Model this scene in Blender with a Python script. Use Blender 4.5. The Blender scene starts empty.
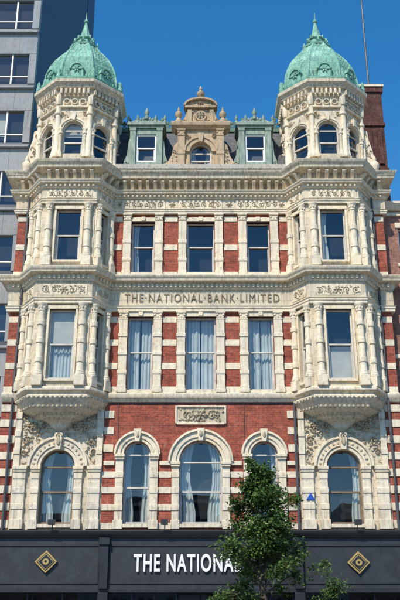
import bpy, bmesh, math, random
from math import pi, sin, cos, radians, atan2, sqrt
from mathutils import Vector, Matrix
random.seed(7)
R = random.random
def U(a,b): return a+(b-a)*R()
scene = bpy.context.scene

# ------------------------------------------------------------ materials
MATS={}
def newmat(name):
    m=bpy.data.materials.new(name); m.use_nodes=True
    nt=m.node_tree; nt.nodes.clear()
    out=nt.nodes.new('ShaderNodeOutputMaterial')
    MATS[name]=m
    return m,nt,out
def N(nt,t,**kw):
    n=nt.nodes.new(t)
    for k,v in kw.items(): setattr(n,k,v)
    return n
def L(nt,a,b): nt.links.new(a,b)
def pos(nt,scale=(1,1,1)):
    tc=N(nt,'ShaderNodeTexCoord'); mp=N(nt,'ShaderNodeMapping')
    mp.inputs['Scale'].default_value=scale
    L(nt,tc.outputs['Object'],mp.inputs['Vector']); return mp.outputs['Vector']
def noise(nt,vec,scale,detail=5,rough=.6):
    n=N(nt,'ShaderNodeTexNoise'); n.inputs['Scale'].default_value=scale
    n.inputs['Detail'].default_value=detail; n.inputs['Roughness'].default_value=rough
    L(nt,vec,n.inputs['Vector']); return n.outputs['Fac']
def ramp(nt,fac,stops):
    r=N(nt,'ShaderNodeValToRGB'); e=r.color_ramp.elements
    e[0].position=stops[0][0]; e[0].color=(*stops[0][1],1)
    e[1].position=stops[-1][0]; e[1].color=(*stops[-1][1],1)
    for p,c in stops[1:-1]:
        x=e.new(p); x.color=(*c,1)
    L(nt,fac,r.inputs['Fac']); return r.outputs['Color']
def mix(nt,a,b,fac,mode='MIX'):
    m=N(nt,'ShaderNodeMix',data_type='RGBA',blend_type=mode)
    def put(sock,v):
        if hasattr(v,'is_linked'): L(nt,v,sock)
        elif isinstance(v,(int,float)): sock.default_value=v
        else: sock.default_value=(*v,1)
    put(m.inputs[0],fac); put(m.inputs[6],a); put(m.inputs[7],b)
    return m.outputs[2]
def gray(v): return (v,v,v)
def principled(nt,out,col,rough=.8,bump=None,bstr=.3,bdist=.02,metal=0,spec=.5):
    p=N(nt,'ShaderNodeBsdfPrincipled')
    if hasattr(col,'is_linked'): L(nt,col,p.inputs['Base Color'])
    else: p.inputs['Base Color'].default_value=(*col,1)
    p.inputs['Roughness'].default_value=rough; p.inputs['Metallic'].default_value=metal
    p.inputs['Specular IOR Level'].default_value=spec
    if bump is not None:
        b=N(nt,'ShaderNodeBump'); b.inputs['Strength'].default_value=bstr; b.inputs['Distance'].default_value=bdist
        L(nt,bump,b.inputs['Height']); L(nt,b.outputs[0],p.inputs['Normal'])
    L(nt,p.outputs[0],out.inputs[0]); return p
def wallvec(nt):
    tc=N(nt,'ShaderNodeTexCoord'); s=N(nt,'ShaderNodeSeparateXYZ'); L(nt,tc.outputs['Object'],s.inputs[0])
    a=N(nt,'ShaderNodeMath',operation='ADD'); L(nt,s.outputs[0],a.inputs[0]); L(nt,s.outputs[1],a.inputs[1])
    c=N(nt,'ShaderNodeCombineXYZ'); L(nt,a.outputs[0],c.inputs[0]); L(nt,s.outputs[2],c.inputs[1]); return c.outputs[0]
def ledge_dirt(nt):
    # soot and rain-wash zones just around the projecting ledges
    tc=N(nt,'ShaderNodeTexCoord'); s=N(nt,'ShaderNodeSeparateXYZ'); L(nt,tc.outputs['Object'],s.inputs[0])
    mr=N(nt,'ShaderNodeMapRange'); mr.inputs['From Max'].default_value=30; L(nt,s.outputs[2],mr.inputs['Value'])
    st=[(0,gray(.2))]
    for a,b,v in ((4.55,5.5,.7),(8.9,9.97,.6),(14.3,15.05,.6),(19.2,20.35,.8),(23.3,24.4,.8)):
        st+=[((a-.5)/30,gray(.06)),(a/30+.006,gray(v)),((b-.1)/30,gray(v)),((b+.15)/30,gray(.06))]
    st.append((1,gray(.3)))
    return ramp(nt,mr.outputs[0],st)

def stone(name,base,dirt,joints=False,grime=1.0,bs=.5):
    m,nt,out=newmat(name)
    big=noise(nt,pos(nt),.55,6,.65); streak=noise(nt,pos(nt,(4.5,4.5,.35)),1.6,6,.72); fine=noise(nt,pos(nt),22,4,.7)
    mid=noise(nt,pos(nt),4.5,6,.7); warm=noise(nt,pos(nt),1.1,4,.6); st2=noise(nt,pos(nt,(9,9,.9)),1.2,5,.7)
    c=ramp(nt,big,[(.3,tuple(x*.82 for x in base)),(.5,base),(.72,tuple(min(1,x*1.12) for x in base))])
    c=mix(nt,c,(base[0]*1.0,base[1]*.87,base[2]*.68),ramp(nt,warm,[(.46,gray(0)),(.72,gray(.55))]))
    c=mix(nt,c,dirt,ramp(nt,streak,[(.50,gray(0)),(.72,gray(.66*grime))]))
    c=mix(nt,c,tuple(x*.4 for x in dirt),ramp(nt,mid,[(.54,gray(0)),(.76,gray(.7*grime))]))
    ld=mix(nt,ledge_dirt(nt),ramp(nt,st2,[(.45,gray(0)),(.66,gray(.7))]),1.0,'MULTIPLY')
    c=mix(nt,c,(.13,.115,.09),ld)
    c=mix(nt,c,ramp(nt,fine,[(.3,gray(.8)),(.7,gray(1.12))]),1.0,'MULTIPLY')
    if joints:
        b=N(nt,'ShaderNodeTexBrick'); L(nt,wallvec(nt),b.inputs['Vector'])
        b.inputs['Color1'].default_value=(1,1,1,1); b.inputs['Color2'].default_value=(.84,.83,.81,1); b.inputs['Mortar'].default_value=(.45,.42,.38,1)
        b.inputs['Scale'].default_value=1; b.inputs['Mortar Size'].default_value=.006; b.inputs['Brick Width'].default_value=.62; b.inputs['Row Height'].default_value=.31
        c=mix(nt,c,b.outputs['Color'],1.0,'MULTIPLY')
    h=mix(nt,fine,mid,.5)
    principled(nt,out,c,.88,h,bs,.025,spec=.25)
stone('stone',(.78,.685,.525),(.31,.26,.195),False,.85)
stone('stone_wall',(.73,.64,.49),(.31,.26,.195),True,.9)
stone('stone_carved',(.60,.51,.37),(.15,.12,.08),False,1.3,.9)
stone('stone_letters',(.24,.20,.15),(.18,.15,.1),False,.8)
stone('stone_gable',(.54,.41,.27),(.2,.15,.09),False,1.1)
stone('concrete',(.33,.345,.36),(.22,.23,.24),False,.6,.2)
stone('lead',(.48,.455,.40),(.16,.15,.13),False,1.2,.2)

def brick(name,c1,c2,mortar,bw=.225,rh=.075):
    m,nt,out=newmat(name)
    b=N(nt,'ShaderNodeTexBrick'); L(nt,wallvec(nt),b.inputs['Vector'])
    b.inputs['Color1'].default_value=(*c1,1); b.inputs['Color2'].default_value=(*c2,1); b.inputs['Mortar'].default_value=(*mortar,1)
    b.inputs['Scale'].default_value=1; b.inputs['Mortar Size'].default_value=.006; b.inputs['Brick Width'].default_value=bw; b.inputs['Row Height'].default_value=rh
    n1=noise(nt,pos(nt),1.3,6,.7); n2=noise(nt,pos(nt),9,4,.7)
    c=mix(nt,b.outputs['Color'],ramp(nt,n1,[(.3,gray(.62)),(.7,gray(1.25))]),1.0,'MULTIPLY')
    c=mix(nt,c,ramp(nt,n2,[(.35,gray(.65)),(.7,gray(1.25))]),1.0,'MULTIPLY')
    c=mix(nt,c,(.44,.33,.26),ramp(nt,noise(nt,pos(nt,(2,2,.6)),3,6,.75),[(.56,gray(0)),(.78,gray(.55))]))
    c=mix(nt,c,(.07,.04,.035),ramp(nt,noise(nt,pos(nt,(4,4,.5)),2,6,.75),[(.54,gray(0)),(.74,gray(.6))]))
    inv=N(nt,'ShaderNodeMath',operation='SUBTRACT'); inv.inputs[0].default_value=1; L(nt,b.outputs['Fac'],inv.inputs[1])
    principled(nt,out,c,.85,inv.outputs[0],.5,.01,spec=.25)
brick('brick',(.45,.095,.052),(.27,.056,.038),(.29,.17,.12))
brick('brick_dark',(.13,.045,.035),(.09,.034,.028),(.12,.09,.07))
brick('brick_far',(.34,.15,.11),(.28,.12,.09),(.3,.25,.2))

def simple(name,base,rough=.6,var=.15,scale=3,bump=.15,metal=0,spec=.5):
    m,nt,out=newmat(name)
    f=noise(nt,pos(nt),scale,6,.65)
    c=ramp(nt,f,[(.3,tuple(x*(1-var) for x in base)),(.7,tuple(x*(1+var) for x in base))])
    principled(nt,out,c,rough,noise(nt,pos(nt),scale*8,3),bump,.01,metal,spec)
simple('shopfront_paint',(.020,.022,.027),.45,.35,2)
simple('shopfront_panel',(.028,.031,.036),.5,.35,2)
simple('white_paint',(.80,.79,.76),.5,.06)
simple('frame_paint',(.54,.50,.43),.5,.25)
simple('timber',(.22,.15,.09),.5,.3)
simple('lamp_metal',(.03,.03,.03),.4)
simple('gold',(.42,.30,.10),.45,.25,8,.1)
simple('blue_plastic',(.03,.08,.4),.35,.1)
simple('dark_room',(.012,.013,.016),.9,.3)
simple('curtain',(.47,.51,.50),.9,.15,2)
simple('blind',(.48,.46,.40),.9,.12,2)
simple('asphalt',(.05,.05,.052),.9,.25,1.5,.4)
simple('paving',(.22,.21,.20),.85,.25,2)
simple('kerb_stone',(.30,.29,.28),.8,.2)
simple('cladding',(.055,.062,.075),.5,.15,.8,.05)
simple('pipe',(.07,.07,.075),.5)
simple('iron_green',(.09,.16,.115),.6,.4,6)
simple('bark',(.10,.08,.06),.9,.3,6,.6)
simple('line_paint',(.7,.7,.66),.7,.1)

def copper():
    m,nt,out=newmat('copper_patina')
    a=noise(nt,pos(nt),2.6,6,.7); b=noise(nt,pos(nt,(5,5,.6)),2,6,.7)
    c=ramp(nt,a,[(.3,(.11,.28,.20)),(.5,(.20,.43,.33)),(.7,(.38,.60,.48))])
    c=mix(nt,c,(.04,.085,.06),ramp(nt,b,[(.48,gray(0)),(.70,gray(.85))]))
    principled(nt,out,c,.75,noise(nt,pos(nt),14,4),.5,.03)
copper()
def patina_pale():
    m,nt,out=newmat('dormer_paint')
    a=noise(nt,pos(nt,(3,3,1)),2.2,6,.7)
    c=ramp(nt,a,[(.3,(.10,.16,.125)),(.55,(.24,.31,.25)),(.75,(.42,.46,.38))])
    principled(nt,out,c,.65,noise(nt,pos(nt),14,4),.3,.01)
patina_pale()
def slate():
    m,nt,out=newmat('slate')
    b=N(nt,'ShaderNodeTexBrick'); L(nt,wallvec(nt),b.inputs['Vector'])
    b.inputs['Color1'].default_value=(.06,.065,.075,1); b.inputs['Color2'].default_value=(.10,.10,.11,1); b.inputs['Mortar'].default_value=(.02,.02,.02,1)
    b.inputs['Scale'].default_value=1; b.inputs['Mortar Size'].default_value=.01; b.inputs['Brick Width'].default_value=.3; b.inputs['Row Height'].default_value=.2
    principled(nt,out,b.outputs['Color'],.6,b.outputs['Fac'],-.4,.02)
slate()
def glass():
    m,nt,out=newmat('window_glass')
    n=noise(nt,pos(nt),1.3,1,.4); bp=N(nt,'ShaderNodeBump'); bp.inputs['Strength'].default_value=.045; bp.inputs['Distance'].default_value=.05
    L(nt,n,bp.inputs['Height'])
    t=N(nt,'ShaderNodeBsdfTransparent'); t.inputs[0].default_value=(.88,.91,.90,1)
    g=N(nt,'ShaderNodeBsdfGlossy'); g.inputs['Roughness'].default_value=.015; g.inputs[0].default_value=(.9,.95,1,1)
    L(nt,bp.outputs[0],g.inputs['Normal'])
    # same reflectance from both sides of the pane
    ge=N(nt,'ShaderNodeNewGeometry'); ior=N(nt,'ShaderNodeMapRange')
    L(nt,ge.outputs['Backfacing'],ior.inputs['Value']); ior.inputs['To Min'].default_value=1.6; ior.inputs['To Max'].default_value=1/1.6
    fr=N(nt,'ShaderNodeFresnel'); L(nt,ior.outputs[0],fr.inputs['IOR'])
    ad=N(nt,'ShaderNodeMath',operation='ADD'); L(nt,fr.outputs[0],ad.inputs[0]); ad.inputs[1].default_value=.03
    mx=N(nt,'ShaderNodeMixShader'); L(nt,ad.outputs[0],mx.inputs[0]); L(nt,t.outputs[0],mx.inputs[1]); L(nt,g.outputs[0],mx.inputs[2])
    L(nt,mx.outputs[0],out.inputs[0])
glass()
def leaf():
    m,nt,out=newmat('leaves')
    ge=N(nt,'ShaderNodeNewGeometry')
    c=ramp(nt,ge.outputs['Random Per Island'],[(0,(.022,.055,.010)),(.5,(.055,.12,.018)),(1,(.12,.20,.03))])
    p=N(nt,'ShaderNodeBsdfPrincipled'); L(nt,c,p.inputs['Base Color']); p.inputs['Roughness'].default_value=.5
    t=N(nt,'ShaderNodeBsdfTranslucent'); L(nt,c,t.inputs[0])
    mx=N(nt,'ShaderNodeMixShader'); mx.inputs[0].default_value=.3
    L(nt,p.outputs[0],mx.inputs[1]); L(nt,t.outputs[0],mx.inputs[2]); L(nt,mx.outputs[0],out.inputs[0])
leaf()

# ------------------------------------------------------------ mesh accumulators
ACC={}
def root(name,loc=(0,0,0)):
    e=bpy.data.objects.new(name,None); scene.collection.objects.link(e); e.location=loc
    return e
class Acc:
    def __init__(s): s.v=[]; s.f=[]
    def add(s,vs,fs):
        b=len(s.v); s.v.extend(vs); s.f.extend([tuple(i+b for i in f) for f in fs])
def A_(rt,part,mat,bevel=0):
    k=(rt,part,mat)
    if k not in ACC: ACC[k]=(Acc(),bevel)
    return ACC[k][0]
def flush():
    for (rt,part,mat),(a,bev) in ACC.items():
        if not a.v: continue
        me=bpy.data.meshes.new(part); me.from_pydata(a.v,[],a.f)
        if part not in ('leaves','glass','curtains'):
            bm=bmesh.new(); bm.from_mesh(me); bmesh.ops.recalc_face_normals(bm,faces=bm.faces); bm.to_mesh(me); bm.free()
        me.materials.append(MATS[mat])
        if part!='leaves':
            me.polygons.foreach_set('use_smooth',[True]*len(me.polygons)); me.set_sharp_from_angle(angle=radians(38))
        ob=bpy.data.objects.new(part,me); scene.collection.objects.link(ob)
        if rt is not None: 
            ob.parent=rt; ob.matrix_parent_inverse=Matrix.Translation(rt.location).inverted()
        if bev:
            b=ob.modifiers.new('bevel','BEVEL'); b.width=bev; b.segments=1; b.limit_method='ANGLE'; b.angle_limit=radians(50)

class Fr:
    def __init__(s,p0,p1):
        s.p=p0; dx,dy=p1[0]-p0[0],p1[1]-p0[1]; s.L=sqrt(dx*dx+dy*dy); s.e=(dx/s.L,dy/s.L); s.n=(s.e[1],-s.e[0])
    def P(s,u,o,z): return (s.p[0]+s.e[0]*u+s.n[0]*o, s.p[1]+s.e[1]*u+s.n[1]*o, z)
W=Fr((0,0),(1,0))     # world frame: u = x, o = -y
def Foct(cx,cy,phi,ap,w):
    n=(cos(phi),sin(phi)); e=(-n[1],n[0])
    p0=(cx+n[0]*ap-e[0]*w/2, cy+n[1]*ap-e[1]*w/2); return Fr(p0,(p0[0]+e[0]*w,p0[1]+e[1]*w))
BF=[(0,1,3,2),(4,6,7,5),(0,4,5,1),(2,3,7,6),(0,2,6,4),(1,5,7,3)]
def box(A,F,u0,u1,o0,o1,z0,z1):
    A.add([F.P(u,o,z) for u in (u0,u1) for o in (o0,o1) for z in (z0,z1)],BF)
def extr(A,F,pts,o0,o1):
    n=len(pts); A.add([F.P(u,o0,z) for u,z in pts]+[F.P(u,o1,z) for u,z in pts],
        [tuple(range(n)),tuple(range(2*n-1,n-1,-1))]+[(i,(i+1)%n,n+(i+1)%n,n+i) for i in range(n)])
def archring(A,F,uc,zs,r0,r1,o0,o1,n=14,a0=0,a1=pi):
    vs=[];fs=[]
    for i in range(n+1):
        a=a0+(a1-a0)*i/n
        for r in (r0,r1):
            for o in (o0,o1): vs.append(F.P(uc+r*cos(a),o,zs+r*sin(a)))
    for i in range(n):
        b=4*i; c=b+4
        fs+=[(b,c,c+1,b+1),(b+2,b+3,c+3,c+2),(b,b+2,c+2,c),(b+1,c+1,c+3,b+3)]
    fs+=[(0,1,3,2),(4*n,4*n+2,4*n+3,4*n+1)]
    A.add(vs,fs)
def archfill(A,F,uc,zs,r,zt,o0,o1,n=14):
    for i in range(n):
        a=pi*i/n; b=pi*(i+1)/n
        extr(A,F,[(uc+r*cos(a),zs+r*sin(a)),(uc+r*cos(b),zs+r*sin(b)),(uc+r*cos(b),zt),(uc+r*cos(a),zt)],o0,o1)
def rev(A,cx,cy,prof,n=14,rot=0,k=1.0):
    m=len(prof); vs=[];fs=[]
    for r,z in prof:
        for i in range(n):
            a=rot+2*pi*i/n; vs.append((cx+r*k*cos(a),cy+r*k*sin(a),z))
    for j in range(m-1):
        for i in range(n):
            i2=(i+1)%n; fs.append((j*n+i,j*n+i2,(j+1)*n+i2,(j+1)*n+i))
    fs+=[tuple(range(n-1,-1,-1)),tuple(range((m-1)*n,m*n))]
    A.add(vs,fs)
KO=1/cos(pi/8)
def octr(A,cx,cy,prof): rev(A,cx,cy,prof,8,pi/8,KO)
def sweep(A,path,prof,closed=False):
    n=len(path); segs=[Fr(path[i],path[i+1]) for i in range(n-1)]
    rings=[]
    for i in range(n):
        a=segs[max(0,i-1)].n; b=segs[min(n-2,i)].n
        d=1+a[0]*b[0]+a[1]*b[1]; mx=((a[0]+b[0])/d,(a[1]+b[1])/d)
        rings.append([(path[i][0]+mx[0]*o,path[i][1]+mx[1]*o,z) for o,z in prof])
    m=len(prof); vs=[v for r in rings for v in r]; fs=[]
    for i in range(n-1):
        for j in range(m):
            j2=(j+1)%m; fs.append((i*m+j,i*m+j2,(i+1)*m+j2,(i+1)*m+j))
    fs+=[tuple(range(m)),tuple(range(n*m-1,(n-1)*m-1,-1))]
    A.add(vs,fs)
def lump(A,F,u,z,o,ru,rz,h,rot=0,n=7):
    vs=[];fs=[];c,s=cos(rot),sin(rot)
    for t,hh in ((1,-.02),(.78,.6*h)):
        for i in range(n):
            a=2*pi*i/n; x=ru*t*cos(a); y=rz*t*sin(a)
            vs.append(F.P(u+x*c-y*s,o+hh,z+x*s+y*c))
    vs.append(F.P(u,o+h,z))
    for i in range(n):
        j=(i+1)%n; fs+=[(i,j,n+j,n+i),(n+i,n+j,2*n)]
    A.add(vs,fs)
def scroll(A,F,u,z,Rr,o,d=1,h=.06,a0=0):
    K=13
    for k in range(K):
        t=k/K; r=Rr*(1-t*.85); a=a0+d*t*2.6*pi
        lump(A,F,u+r*cos(a),z+r*sin(a),o,Rr*.30*(1-t*.4),Rr*.17*(1-t*.3),h*(1-.3*t),a+pi/2,6)
    lump(A,F,u,z,o,Rr*.2,Rr*.2,h*1.3)
def leafy(A,F,u,z,r,o,h,n=6,a0=0):
    for i in range(n):
        a=a0+2*pi*i/n; lump(A,F,u+r*.55*cos(a),z+r*.55*sin(a),o,r*.48,r*.22,h,a,6)
    lump(A,F,u,z,o,r*.25,r*.25,h*1.5)
def frieze(A,F,u0,u1,z0,z1,o,h=.05):
    H=(z1-z0)/2; zc=(z0+z1)/2; Lr=u1-u0; n=max(1,int(round(Lr/(H*2.0)))); st=Lr/n
    for i in range(n):
        uc=u0+st*(i+.5); d=1 if uc<(u0+u1)/2 else -1
        if n%2 and i==n//2: leafy(A,F,uc,zc,H*.95,o,h*1.2)
        else: scroll(A,F,uc,zc,H*.75,o,d,h,U(0,6))
        for _ in range(7): lump(A,F,uc+U(-.5,.5)*st,zc+random.choice((-1,1))*U(.45,.9)*H,o,H*.28,H*.12,h*.8,U(0,pi),6)
def wall(A,F,u0,u1,z0,z1,t,ops,o1=0):
    cur=u0
    for uc,w,zb,zt,ar in sorted(ops):
        box(A,F,cur,uc-w/2,-t,o1,z0,z1)
        if zb>z0: box(A,F,uc-w/2,uc+w/2,-t,o1,z0,zb)
        if ar: archfill(A,F,uc,zt-w/2,w/2,z1,-t,o1)
        elif zt<z1: box(A,F,uc-w/2,uc+w/2,-t,o1,zt,z1)
        cur=uc+w/2
    box(A,F,cur,u1,-t,o1,z0,z1)
def curtain(A,F,u0,u1,z0,z1,o,amp=.03,per=.15,pinch=0,side=0):
    per*=U(.8,1.3)
    n=int((u1-u0)/per*7)+2; m=7; vs=[];fs=[]; ph=U(0,6); q=U(.3,.9)
    for j in range(m):
        t=j/(m-1); z=z1+(z0-z1)*t
        for i in range(n):
            s=i/(n-1); u=u0+(u1-u0)*s
            if pinch:
                k=1-pinch*sin(pi*min(1,t*1.3))
                u = u0+(u-u0)*k if side<0 else u1-(u1-u)*k
            x=(u1-u0)*s/per
            vs.append(F.P(u,o+amp*(sin(ph+2*pi*x+.5*sin(3*t+ph))+.6*sin(ph*2+2*pi*x*.37+q)),z))
    for j in range(m-1):
        for i in range(n-1): fs.append((j*n+i,j*n+i+1,(j+1)*n+i+1,(j+1)*n+i))
    A.add(vs,fs)
def window(rt,F,uc,w,zb,zt,ar=False,style='dark',frame='frame_paint',rail=.5,mull=False,o=-.17,back=.8):
    A=A_(rt,'window_frames',frame,.004); fw=.065; h=w/2; zs=zt-h if ar else zt
    o0,o1=o-.07,o
    box(A,F,uc-h,uc-h+fw,o0,o1,zb,zs); box(A,F,uc+h-fw,uc+h,o0,o1,zb,zs)
    box(A,F,uc-h+fw,uc+h-fw,o0,o1+.01,zb,zb+.09)
    if ar:
        archring(A,F,uc,zs,h-fw,h,o0,o1); box(A,F,uc-h+fw,uc+h-fw,o0+.01,o1-.008,zs-.03,zs+.03)
    else: box(A,F,uc-h+fw,uc+h-fw,o0,o1,zt-fw,zt)
    zr=zb+(zs-zb)*rail
    box(A,F,uc-h+fw,uc+h-fw,o0+.012,o1+.012,zr-.035,zr+.035)
    for sx in (-1,1):
        x=uc+sx*(h-fw-.02); box(A,F,x-.02,x+.02,o0-.015,o1-.02,zb+.09,zr-.035)
    g=A_(rt,'glass','window_glass'); go=o-.045
    def q(u0,u1,z0,z1,d=0):
        g.add([F.P(u0,go-d+U(-.004,.004),z0),F.P(u1,go-d+U(-.004,.004),z0),F.P(u1,go-d+U(-.004,.004),z1),F.P(u0,go-d+U(-.004,.004),z1)],[(0,1,2,3)])
    q(uc-h+fw,uc+h-fw,zb+.05,zr,.03); q(uc-h+fw,uc+h-fw,zr,zs)
    if ar:
        n=14; r=h-fw*.5; vs=[F.P(uc+r*cos(pi*i/n),go,zs+r*sin(pi*i/n)) for i in range(n+1)]
        g.add(vs,[tuple(range(n+1))])
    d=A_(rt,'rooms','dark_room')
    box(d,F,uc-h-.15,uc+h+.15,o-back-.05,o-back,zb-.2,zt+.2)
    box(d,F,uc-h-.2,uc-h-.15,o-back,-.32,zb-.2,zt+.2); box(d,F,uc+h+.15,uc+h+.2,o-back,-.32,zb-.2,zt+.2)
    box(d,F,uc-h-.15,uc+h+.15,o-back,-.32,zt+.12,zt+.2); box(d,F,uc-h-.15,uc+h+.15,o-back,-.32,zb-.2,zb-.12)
    c=A_(rt,'curtains','curtain'); bl=A_(rt,'blinds','blind')
    if style=='net':
        k=U(.0,.06)
        curtain(c,F,uc-h,uc-k,zb-.05,zt,o-.22); curtain(c,F,uc+k*.5,uc+h,zb-.05,zt,o-.25)
    elif style=='side':
        curtain(c,F,uc-h,uc-h*.25,zb-.05,zt,o-.25,pinch=.35,side=-1); curtain(c,F,uc+h*.3,uc+h,zb-.05,zt,o-.25,pinch=.35,side=1)
    elif style=='half':
        curtain(c,F,uc-h,uc-h*.35,zb-.05,zt,o-.25,pinch=.2,side=-1)
    elif style=='right':
        curtain(c,F,uc+h*.4,uc+h,zb-.05,zt,o-.25,pinch=.3,side=1)
    elif style=='blind':
        zz=zt-(zt-zb)*.42; box(bl,F,uc-h+.02,uc+h-.02,o-.16,o-.155,zz,zt)
    elif style=='blindlow':
        box(bl,F,uc-h+.02,uc+h-.02,o-.16,o-.155,zb,zb+(zt-zb)*.47)
    elif style=='blindnet':
        zz=zt-(zt-zb)*.5; box(bl,F,uc-h+.02,uc+h-.02,o-.16,o-.155,zz,zt)
        curtain(c,F,uc-h,uc+h,zb-.05,zt,o-.27)
def pilaster(A,F,u0,u1,z0,z1,o=.12,base=.3,bands=()):
    w=u1-u0
    box(A,F,u0-.03,u1+.03,-.02,o+.06,z0,z0+base*.5); box(A,F,u0-.012,u1+.012,-.02,o+.035,z0+base*.5,z0+base)
    zc=z1-.34
    box(A,F,u0,u1,-.02,o,z0+base,zc)
    for b in bands: box(A,F,u0-.018,u1+.018,-.02,o+.03,b,b+.16)
    box(A,F,u0-.012,u1+.012,-.02,o+.02,zc,zc+.05)
    box(A,F,u0+.012,u1-.012,-.02,o+.012,zc+.05,zc+.26)
    box(A,F,u0-.035,u1+.035,-.02,o+.055,zc+.26,z1)
    for s in (-1,1):
        uc=(u0+u1)/2+s*(w*.38)
        lump(A,F,uc,zc+.19,o,.06,.06,.06)
    lump(A,F,(u0+u1)/2,zc+.13,o,.05,.085,.05)
    for s in (-1,0,1): lump(A,F,(u0+u1)/2+s*w*.3,zc+.085,o,.035,.05,.04)
def column(A,x,y,z0,z1,r=.14,rings=()):
    rev(A,x,y,[(r*1.5,z0),(r*1.5,z0+.1),(r*1.3,z0+.12),(r*1.38,z0+.17),(r*1.12,z0+.2),(r*1.08,z0+.24),(r,z0+.27),
      (r*.9,z1-.36),(r*1.05,z1-.34),(r*1.05,z1-.3),(r*.92,z1-.28),(r*1.1,z1-.17),(r*1.4,z1-.08),(r*1.45,z1-.06),(r*1.45,z1)],14)
    for b in rings: rev(A,x,y,[(r*1.0,b-.01),(r*1.22,b),(r*1.22,b+.2),(r*1.0,b+.21)],14)
    for i in range(8):
        a=2*pi*i/8; F=Foct(x,y,a,r*1.0,.1); lump(A,F,.05,z1-.2,0,.04,.075,.05)

# ============================================================ BANK BUILDING
bank=root('bank_building')
ST=A_(bank,'stone_dressings','stone',.010)
SW=A_(bank,'stone_walls','stone_wall')
CV=A_(bank,'carved_relief','stone_carved')
BR=A_(bank,'brick_walls','brick')
BC=5.6; a_,b_,p_=1.75,1.1,1.0
def bayplan(cx,a=a_,b=b_,p=p_): return [(cx-a,0),(cx-b,-p),(cx+b,-p),(cx+a,0)]
path=[(-8,.9),(-8,0)]+bayplan(-BC)+bayplan(BC)+[(8,0),(8,.9)]
segs=[Fr(path[i],path[i+1]) for i in range(len(path)-1)]

Z1,Z2,Z3,Z4=4.6,9.62,13.45,18.0
wins1=[(-2.5,1.05,4.85,8.03,True),(0,1.7,4.85,8.06,True),(2.5,1.05,4.85,8.03,True)]
wins2=[(-2.5,1.05,10.1,13.25,False),(0,1.25,10.1,13.25,False),(2.5,1.05,10.1,13.25,False)]
wins3=[(-2.5,1.0,15.25,17.65,False),(0,1.2,15.25,17.65,False),(2.5,1.0,15.25,17.65,False)]
wall(BR,W,-3.85,3.85,Z1,Z2,.4,wins1)
wall(BR,W,-3.85,3.85,Z2,Z3,.4,wins2)
wall(BR,W,-3.85,3.85,14.9,Z4,.4,wins3)
box(SW,W,-3.85,3.85,-.4,-.002,Z3,14.9)
box(SW,W,-3.85,3.85,-.4,-.002,Z4,20.0)
for s in (-1,1):
    u0,u1=sorted((s*7.35,s*8.0))
    box(BR,W,u0,u1,-.4,0,0,20.0)
    box(SW,W,min(s*3.85,s*7.35),max(s*3.85,s*7.35),-.4,-.001,0,4.6)
box(SW,W,-3.85,3.85,-.4,-.002,0,4.6)
box(BR,W,-8,-7.6,-14,-.4,0,19.95); box(BR,W,7.6,8,-14,-.4,0,19.95); box(BR,W,-7.6,7.6,-14,-13.6,0,19.95)
box(A_(bank,'roof','slate'),W,-7.6,7.6,-13.6,-1.8,19.5,19.7)

st2=['net','net','net']; st1=['side','side','right']; st3=['half','dark','dark']
for i in range(3):
    for wl,st in ((wins1,st1),(wins2,st2),(wins3,st3)):
        uc,w,zb,zt,ar=wl[i]; window(bank,W,uc,w,zb,zt,ar,st[i],'frame_paint',rail=.52)
def pil_pair(zb,z1,bands,bs):
    for (uc,w,_,_,_) in (wins2 if zb<12 else wins3):
        for s in (-1,1):
            e=uc+s*(w/2+.02); u0,u1=sorted((e,e+s*.34))
            pilaster(ST,W,u0,u1,zb,z1,.12,.3,bands)
    for (x0,x1) in ((-3.85,-3.405),(-1.6,-1.0),(1.0,1.6),(3.405,3.85),(-8.0,-7.36),(7.36,8.0)):
        for b in bs: box(ST,W,x0+.004,x1-.004,-.02,.025,b,b+.27)
pil_pair(9.98,13.45,(10.75,11.55,12.35),(9.98,10.98,11.98,12.98))
pil_pair(15.02,18.0,(15.75,16.6),(15.02,16.30,17.65))
for wl in (wins2,wins3):
    for uc,w,zb,zt,_ in wl:
        box(ST,W,uc-w/2-.015,uc+w/2+.015,-.2,.10,zb-.12,zb)
        box(ST,W,uc-w/2-.015,uc+w/2+.015,-.15,.07,zt,zt+.2)
        box(ST,W,uc-.09,uc+.09,.06,.13,zt+.01,zt+.21)
for uc,w,zb,zt,_ in wins1:
    h=w/2; zs=zt-h; wide=.30 if w<1.5 else .28
    for s in (-1,1):
        u0,u1=sorted((uc+s*h,uc+s*(h+wide)))
        box(ST,W,u0,u1,-.03,.10,4.75,zs-.2)
        box(ST,W,u0-.03,u1+.03,-.03,.17,4.66,4.98)
        for b in (5.35,6.0,6.6): box(ST,W,u0-.012,u1+.012,-.03,.13,b,b+.22)
        box(ST,W,u0-.03,u1+.03,-.03,.17,zs-.2,zs-.12); box(ST,W,u0-.05,u1+.05,-.03,.20,zs-.12,zs)
    r1=h+(.30 if w<1.5 else .34)
    archring(ST,W,uc,zs,h,h+.12,-.14,.06,18); archring(ST,W,uc,zs,h+.12,r1,-.03,.11,18); archring(ST,W,uc,zs,r1,r1+.09,-.03,.17,18)
    extr(ST,W,[(uc-.09,zt-.04),(uc+.09,zt-.04),(uc+.15,zt+.46),(uc-.15,zt+.46)],0,.22)
    lump(CV,W,uc,zt+.24,.22,.08,.14,.08)
    box(ST,W,uc-h,uc+h,-.2,.14,zb-.14,zb)
    archring(ST,W,uc,zs,r1+.002,r1+.03,-.03,.19,18)
for (x0,x1) in ((-3.85,-3.33),(-1.66,-1.14),(1.14,1.66),(3.33,3.85)):
    for b in (4.66,5.35,6.0,6.6): box(ST,W,x0+.01,x1-.01,-.02,.03,b,b+.24)
    box(ST,W,x0+.05,x1-.05,-.02,.10,7.08,7.24)
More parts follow.
